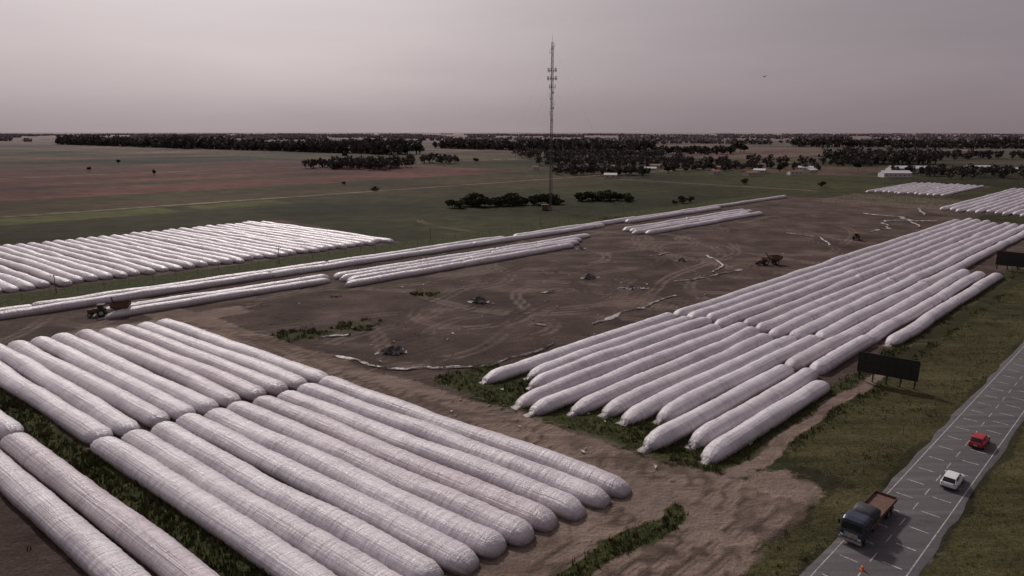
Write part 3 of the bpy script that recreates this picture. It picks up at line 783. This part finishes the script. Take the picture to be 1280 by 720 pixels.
def tractor(x, y, rz, mat, cart=True, name='tractor_with_grain_cart', s_=1.0):
    e = empty(name, (x*U, y*U, 0), rz); e.scale = (s_, s_, s_)
    mb = MB(); mb.loft([(.3, .42, .9, 1.9), (1.0, .45, .8, 1.85), (2.3, .42, .8, 1.65), (2.5, .36, .85, 1.5)], 12, .4)
    for sy in (-1, 1): mb.box((-.6, sy*.95, 1.76), (1.5, .5, .08)); 
    mb.obj('bonnet', mat, e)
    mb = MB(); mb.box((-.5, 0, 2.1), (1.35, 1.35, 1.1), 0, .92); mb.obj('cab_glass', M_GLASS, e)
    mb = MB(); mb.box((-.5, 0, 2.72), (1.6, 1.55, .16))
    for sx in (-1.15, .16):
        for sy in (-.66, .66): mb.beam((sx, sy, 1.5), (sx*.95-.02, sy*.95, 2.7), .05)
    mb.beam((1.2, .3, 1.8), (1.2, .3, 2.7), .05, 8); mb.box((-.3, 0, .85), (2.4, .6, .5))
    mb.obj('cab_frame', mat, e)
    wheels(e, [(-.6, .95), (-.6, -.95)], .85, .5); wheels(e, [(1.9, .85), (1.9, -.85)], .5, .34)
    if cart:
        mb = MB(); cx = -4.6
        vs = [(cx-.7, -.5, .9), (cx+.7, -.5, .9), (cx+.7, .5, .9), (cx-.7, .5, .9), (cx-2, -1.3, 2.1), (cx+2, -1.3, 2.1), (cx+2, 1.3, 2.1), (cx-2, 1.3, 2.1), (cx-2, -1.3, 3.0), (cx+2, -1.3, 3.0), (cx+2, 1.3, 3.0), (cx-2, 1.3, 3.0)]
        mb.add(vs, [(3, 2, 1, 0), (0, 1, 5, 4), (1, 2, 6, 5), (2, 3, 7, 6), (3, 0, 4, 7), (4, 5, 9, 8), (5, 6, 10, 9), (6, 7, 11, 10), (7, 4, 8, 11)])
        for i in range(5): mb.box((cx-1.9+i*.95, -1.33, 2.55), (.08, .06, .9)); mb.box((cx-1.9+i*.95, 1.33, 2.55), (.08, .06, .9))
        mb.beam((cx+1, 0, .8), (-1.4, 0, .7), .09); mb.box((cx, 0, .75), (3.2, .8, .16))
        mb.beam((cx+1.4, -.9, 1.0), (cx+2.3, -2.0, 3.7), .17, 10); mb.beam((cx+2.3, -2.0, 3.7), (cx+2.4, -2.6, 3.5), .15, 10)
        mb.obj('grain_cart', M_RUST, e)
        wheels(e, [(cx, 1.15), (cx, -1.15)], .75, .5)
    return e
tractor(-2.30, 3.68, ANG_P+math.pi-.5, M_RUST, True, 'tractor_with_grain_cart', .95)
tractor(1.94, 5.18, .25+math.pi, M_MACH, True, 'tractor_with_grain_extractor', .9)
e = tractor(3.27, 6.42, 1.0, M_MACH2, False, 'loader_tractor')
mb = MB()
for sy in (-.5, .5): mb.beam((.2, sy, 1.7), (2.4, sy, 3.3), .09); mb.beam((2.4, sy, 3.3), (3.6, sy, 1.6), .08)
mb.box((3.7, 0, 1.4), (.7, 1.8, .6)); mb.obj('loader_arms', M_MACH2, e)

# ------------------------------------------------------------------ discarded plastic
def plastic_mat(name, lo, hi):
    m, nt, b = new_mat(name); f = noise(nt, objco(nt), 1.1, 5, .7)
    nt.links.new(ramp(nt, f, [(.4, lo), (.58, hi)]), b.inputs['Base Color']); b.inputs['Roughness'].default_value = .4
    bump(nt, b, noise(nt, objco(nt), 3, 5, .7), .9, .2); return m
M_SHEET = plastic_mat('discarded_plastic', (.22, .18, .16), (.52, .49, .48))
M_HEAP = plastic_mat('black_and_white_plastic', (.025, .022, .022), (.26, .235, .23))
def ribbon(pts, w, seed):
    g = np.random.default_rng(seed); pts = [np.array(p_)*U for p_ in pts]; C = []
    for a_, b_ in zip(pts[:-1], pts[1:]):
        n = max(2, int(np.hypot(*(b_-a_))/.8))
        for i in range(n): C.append(a_+(b_-a_)*i/n)
    C = np.array(C); n = len(C); s_ = np.arange(n)
    T = np.gradient(C, axis=0); T /= np.hypot(T[:, 0], T[:, 1])[:, None]; Nn = np.stack([-T[:, 1], T[:, 0]], -1)
    C = C + Nn*((vnoise(s_/8, s_*0, seed)-.5)*2.4)[:, None]
    W = w*(.1+1.2*vnoise(s_/2.5, s_*0+9, seed)**1.4)
    rows = []
    for k, f_ in enumerate((-1, -.5, 0, .5, 1)):
        q_ = C+Nn*(W*f_*.5+g.normal(0, .08, n))[:, None]
        z = .10+(0 if abs(f_) == 1 else 1)*g.uniform(.0, .28, n)
        rows.append(np.column_stack([q_, z]))
    V = np.stack(rows, 1).reshape(-1, 3); I = np.arange(n*5).reshape(n, 5)
    F = np.stack([I[:-1, :-1], I[1:, :-1], I[1:, 1:], I[:-1, 1:]], -1).reshape(-1, 4)
    COL.objects.link(bpy.data.objects.new('plastic_sheet', np_mesh('plastic_sheet', V, F, M_SHEET)))
ribbon([(-.83, 2.99), (-.70, 2.92), (-.60, 2.845), (-.45, 2.80), (-.28, 2.79)], 1.0, 1)
ribbon([(-.28, 2.79), (-.1, 2.86), (.06, 2.99), (.2, 3.2)], .5, 2)
ribbon([(.41, 3.53), (.7, 3.82), (1.05, 4.16)], 1.4, 3)
ribbon([(1.12, 4.55), (1.4, 4.72), (1.72, 4.98)], 1.5, 4)
ribbon([(1.45, 4.9), (1.6, 5.15), (1.62, 5.6)], .8, 5)
ribbon([(3.6, 6.9), (4.0, 7.2), (4.3, 7.9), (4.9, 7.8)], 1.6, 6)
ribbon([(2.9, 6.1), (3.0, 6.6), (2.75, 6.9)], .8, 7)
ribbon([(4.4, 7.3), (4.7, 8.2), (4.4, 8.6)], 1.8, 8)
ribbon([(5.1, 8.4), (5.5, 9.2)], 1.6, 9)
ribbon([(-.95, 3.25), (-.8, 3.3)], .6, 10); ribbon([(.1, 3.5), (.2, 3.45)], .6, 11); ribbon([(1.2, 5.6), (1.35, 5.75)], .8, 12); ribbon([(.2, 4.2), (.3, 4.28)], .6, 13)
# small scraps of torn film over the yard
g = np.random.default_rng(41); mb = MB()
for i in range(150):
    p_, q_ = g.uniform(1.5, 8), g.uniform(-3.8, -2.05)
    if i > 115: p_, q_ = g.uniform(1.4, 2.1), g.uniform(-2.1, -.9)
    x, y = pq(p_, q_); s_ = g.uniform(.12, .55); t = g.uniform(0, 6.28)
    c, d_ = math.cos(t)*s_, math.sin(t)*s_
    mb.add([(x-c, y-d_, .10), (x+d_*.5, y-c*.5, .14+s_*.3), (x+c, y+d_, .11), (x-d_*.4, y+c*.6, .12+s_*.2)], [(0, 1, 2, 3)])
mb.obj('plastic_scraps', M_SHEET)
def heap(x, y, a_, b_, h, seed, rz):
    n, m = 24, 9; vs = []
    for i in range(m):
        r = math.cos(i/(m-1)*math.pi/2)
        for k in range(n):
            t = 2*math.pi*k/n
            rr = r*(.5+1.0*float(vnoise(k*.9, i*.9, seed)))
            vs.append((math.cos(t)*a_*rr, math.sin(t)*b_*rr, math.sin(i/(m-1)*math.pi/2)*h*(.35+1.1*float(vnoise(k*.8+3, i*.7, seed+2)))-.05))
    fs = [(i*n+k, i*n+(k+1) % n, (i+1)*n+(k+1) % n, (i+1)*n+k) for i in range(m-1) for k in range(n)]
    mb = MB(); mb.add(vs, fs)
    g = np.random.default_rng(seed)
    for i in range(14):
        t = g.uniform(0, 6.28); d_ = g.uniform(.6, 1.5); cx, cy = math.cos(t)*a_*d_, math.sin(t)*b_*d_
        mb.add([(cx-.5, cy-.2, .05), (cx+.4, cy-.3, .15), (cx+.3, cy+.3, .35), (cx-.3, cy+.2, .1)], [(0, 1, 2, 3)])
    mb.obj('plastic_heap', M_HEAP, None, (x*U, y*U, 0), rz)
heap(-.555, 3.02, 1.9, 1.0, 1.2, 1, .2); heap(-.202, 3.99, 1.9, .9, 1.2, 2, 0); heap(.544, 4.68, 1.8, .9, 1.2, 3, .3)
heap(.795, 4.36, 2.6, 1.1, .6, 4, 0); heap(1.35, 5.35, 1.5, .8, .8, 5, .5); heap(.6, 5.9, 1.5, .8, .8, 6, .5)

# ------------------------------------------------------------------ fences
def fence(name, pa, pb, q, step, h):
    mb = MB(); n = int((pb-pa)*U/step)
    for i in range(n+1):
        x, y = pq(pa+(pb-pa)*i/n, q); mb.beam((x, y, -.2), (x+j(.05), y+j(.05), h+j(.08)), .07, 5, .055)
    a_ = pq(pa, q); b_ = pq(pb, q)
    for z in (.35, .65, .95): mb.beam((a_[0], a_[1], z), (b_[0], b_[1], z), .008, 3)
    mb.obj(name, M_WOOD)
fence('wire_fence', 1.95, 14, -.60, 5, 1.3)
fence('wire_fence', -2, 9, -5.02, 6, 1.8)
def pole(x, y, h):
    e = empty('utility_pole', (x*U, y*U, 0)); mb = MB(); mb.beam((0, 0, -.3), (0, 0, h), .13, 8, .09); mb.obj('shaft', M_WOOD, e)
    mb = MB(); mb.box((0, 0, h-.5), (1.6, .1, .12), .7)
    for i in (-.7, 0, .7): mb.beam((i*math.cos(.7), i*math.sin(.7), h-.44), (i*math.cos(.7), i*math.sin(.7), h-.2), .05, 6)
    mb.obj('crossarm', M_WOOD, e)
for i in range(6):
    x, y = pq(.9+i*1.5, -5.05)/U; pole(x, y, 5)

# ------------------------------------------------------------------ buildings
def building(name, x, y, w, d, h, rz, wall, roof, rise=1.4):
    e = empty(name, (x*U, y*U, 0), rz)
    mb = MB(); mb.box((0, 0, h/2), (w, d, h))
    mb.add([(-w/2, -d/2, h), (-w/2, d/2, h), (-w/2, 0, h+rise), (w/2, -d/2, h), (w/2, d/2, h), (w/2, 0, h+rise)], [(0, 2, 1), (3, 4, 5)])
    mb.obj('walls', wall, e)
    mb = MB(); t = .12; ov = .4
    k = rise/(d/2); yo = d/2+ov; zo = h-ov*k+.03
    for sg in (-1, 1):
        vs = [(-w/2-ov, 0, h+rise+.03), (w/2+ov, 0, h+rise+.03), (w/2+ov, sg*yo, zo), (-w/2-ov, sg*yo, zo)]
        vs += [(a_, b_, c_+t) for a_, b_, c_ in vs]
        mb.add(vs, [(0, 1, 2, 3), (7, 6, 5, 4), (0, 4, 5, 1), (1, 5, 6, 2), (2, 6, 7, 3), (3, 7, 4, 0)])
    mb.obj('roof', roof, e)
    mb = MB(); n = max(2, int(w/4))
    for i in range(n):
        xx = -w/2+(i+.5)*w/n
        mb.box((xx, -d/2-.03, h*.55), (1.1, .06, 1.0)); mb.box((xx, d/2+.03, h*.55), (1.1, .06, 1.0))
    mb.obj('windows', M_GLASS, e)
    mb = MB(); mb.box((w/2+.03, 0, min(2.6, h*.8)/2), (.06, min(3.5, d*.4), min(2.6, h*.8))); mb.obj('door', M_DARK, e)
building('storage_shed', 8.7, 15.7, 24, 12, 4, -.05, M_SHED, M_ROOF, 2.0)
building('storage_shed', 10.1, 17.5, 44, 14, 4.5, -.05, M_SHED, M_ROOF, 2.2)
building('storage_shed', 11.9, 17.6, 26, 12, 5, -.1, M_SHED, M_ROOF, 2)
for i, (x, y) in enumerate([(1.2, 18.1), (1.7, 18.4), (2.8, 19.3), (3.6, 18.2), (4.9, 16.7), (6.2, 17.3), (6.8, 16.6), (7.5, 17.4), (5.6, 18.8), (7.1, 20.8), (4.1, 19.8), (12.9, 17.9), (.6, 18.8), (2.2, 15.4), (5.6, 16.2), (7.9, 18.6)]):
    building('house', x, y, 9+i % 4*2, 7+i % 3, 3, .3*((i*7) % 5)-.5, M_PLASTER if i % 3 else M_SHED, M_ROOF if i % 2 else M_TILE)

# ------------------------------------------------------------------ bird
e = empty('bird', (37, 104.4, 47.9), .6)
mb = MB(); mb.loft([(-.30, .05, -.01, .02), (-.18, .03, -.03, .03), (-.05, .06, -.06, .05), (.08, .055, -.05, .06), (.16, .035, 0, .06), (.22, .035, .0, .07), (.25, .012, .02, .045), (.30, .004, .025, .035)], 8, .8)
mb.obj('body', M_DARK, e)
mb = MB()
for sy in (-1, 1):
    mb.add([(.09, sy*.04, .03), (-.07, sy*.04, .03), (.12, sy*.28, .17), (-.05, sy*.28, .16), (-.02, sy*.55, .10), (-.08, sy*.50, .10)], [(0, 2, 3, 1), (2, 4, 5, 3)])
mb.obj('wings', M_DARK, e)

# ------------------------------------------------------------------ world and light
SUN_AZ = math.radians(-24); SUN_EL = math.radians(38)
sv = Vector((math.sin(SUN_AZ)*math.cos(SUN_EL), math.cos(SUN_AZ)*math.cos(SUN_EL), math.sin(SUN_EL)))
w = bpy.data.worlds.new('World'); scene.world = w; w.use_nodes = True
nt = w.node_tree; bg = nt.nodes['Background']
sky = N(nt, 'ShaderNodeTexSky', sky_type='NISHITA'); sky.sun_disc = False
sky.sun_elevation = SUN_EL; sky.sun_rotation = SUN_AZ; sky.dust_density = 6; sky.air_density = 1.5; sky.ozone_density = 1
hs = N(nt, 'ShaderNodeHueSaturation'); hs.inputs['Saturation'].default_value = .2
nt.links.new(sky.outputs[0], hs.inputs['Color'])
tc = N(nt, 'ShaderNodeTexCoord').outputs['Generated']
nrm = N(nt, 'ShaderNodeVectorMath', operation='NORMALIZE'); nt.links.new(tc, nrm.inputs[0])
sp = N(nt, 'ShaderNodeSeparateXYZ'); nt.links.new(nrm.outputs[0], sp.inputs[0])
base = ramp(nt, sp.outputs[2], [(0.0, (2.15, 1.73, 1.87)), (.08, (2.10, 1.74, 1.92)), (.2, (1.85, 1.57, 1.77)), (.45, (1.4, 1.2, 1.38)), (1, (.95, .84, 1.0))])
dt = N(nt, 'ShaderNodeVectorMath', operation='DOT_PRODUCT'); nt.links.new(nrm.outputs[0], dt.inputs[0]); dt.inputs[1].default_value = sv
gl = mth(nt, 'POWER', mth(nt, 'MAXIMUM', dt.outputs['Value'], 0.0), 5.0)
glc = N(nt, 'ShaderNodeVectorMath', operation='SCALE'); glc.inputs[0].default_value = (4.5, 3.8, 3.75); nt.links.new(gl, glc.inputs['Scale'])
ad = N(nt, 'ShaderNodeVectorMath', operation='ADD'); nt.links.new(base, ad.inputs[0]); nt.links.new(glc.outputs[0], ad.inputs[1])
cl = noise(nt, mapping(nt, nrm.outputs[0], 0, (1.2, 1.2, 7)), 1.6, 5, .55)
cm = mixc(nt, 1.0, ad.outputs[0], ramp(nt, cl, [(.3, (.90, .90, .915)), (.7, (1.08, 1.07, 1.065))]), 'MULTIPLY')
fin = mixc(nt, .88, hs.outputs[0], cm)
nt.links.new(fin, bg.inputs['Color']); bg.inputs['Strength'].default_value = .12

ld = bpy.data.lights.new('sun', 'SUN'); ld.energy = 2.1; ld.angle = math.radians(4); ld.color = (1, .92, .88)
lo = bpy.data.objects.new('sun', ld); COL.objects.link(lo); lo.rotation_euler = sv.to_track_quat('Z', 'Y').to_euler(); lo.location = (0, 0, 200)

cd = bpy.data.cameras.new('camera'); cam = bpy.data.objects.new('camera', cd); COL.objects.link(cam)
cam.location = (0, 0, 40); cam.rotation_euler = (math.radians(90-12.87), 0, 0)
cd.sensor_width = 36; cd.lens = 23.99; cd.clip_start = .5; cd.clip_end = 120000
scene.camera = cam
scene.view_settings.view_transform = 'Standard'; scene.view_settings.look = 'None'; scene.view_settings.exposure = 0
print('bags', bagc[0])
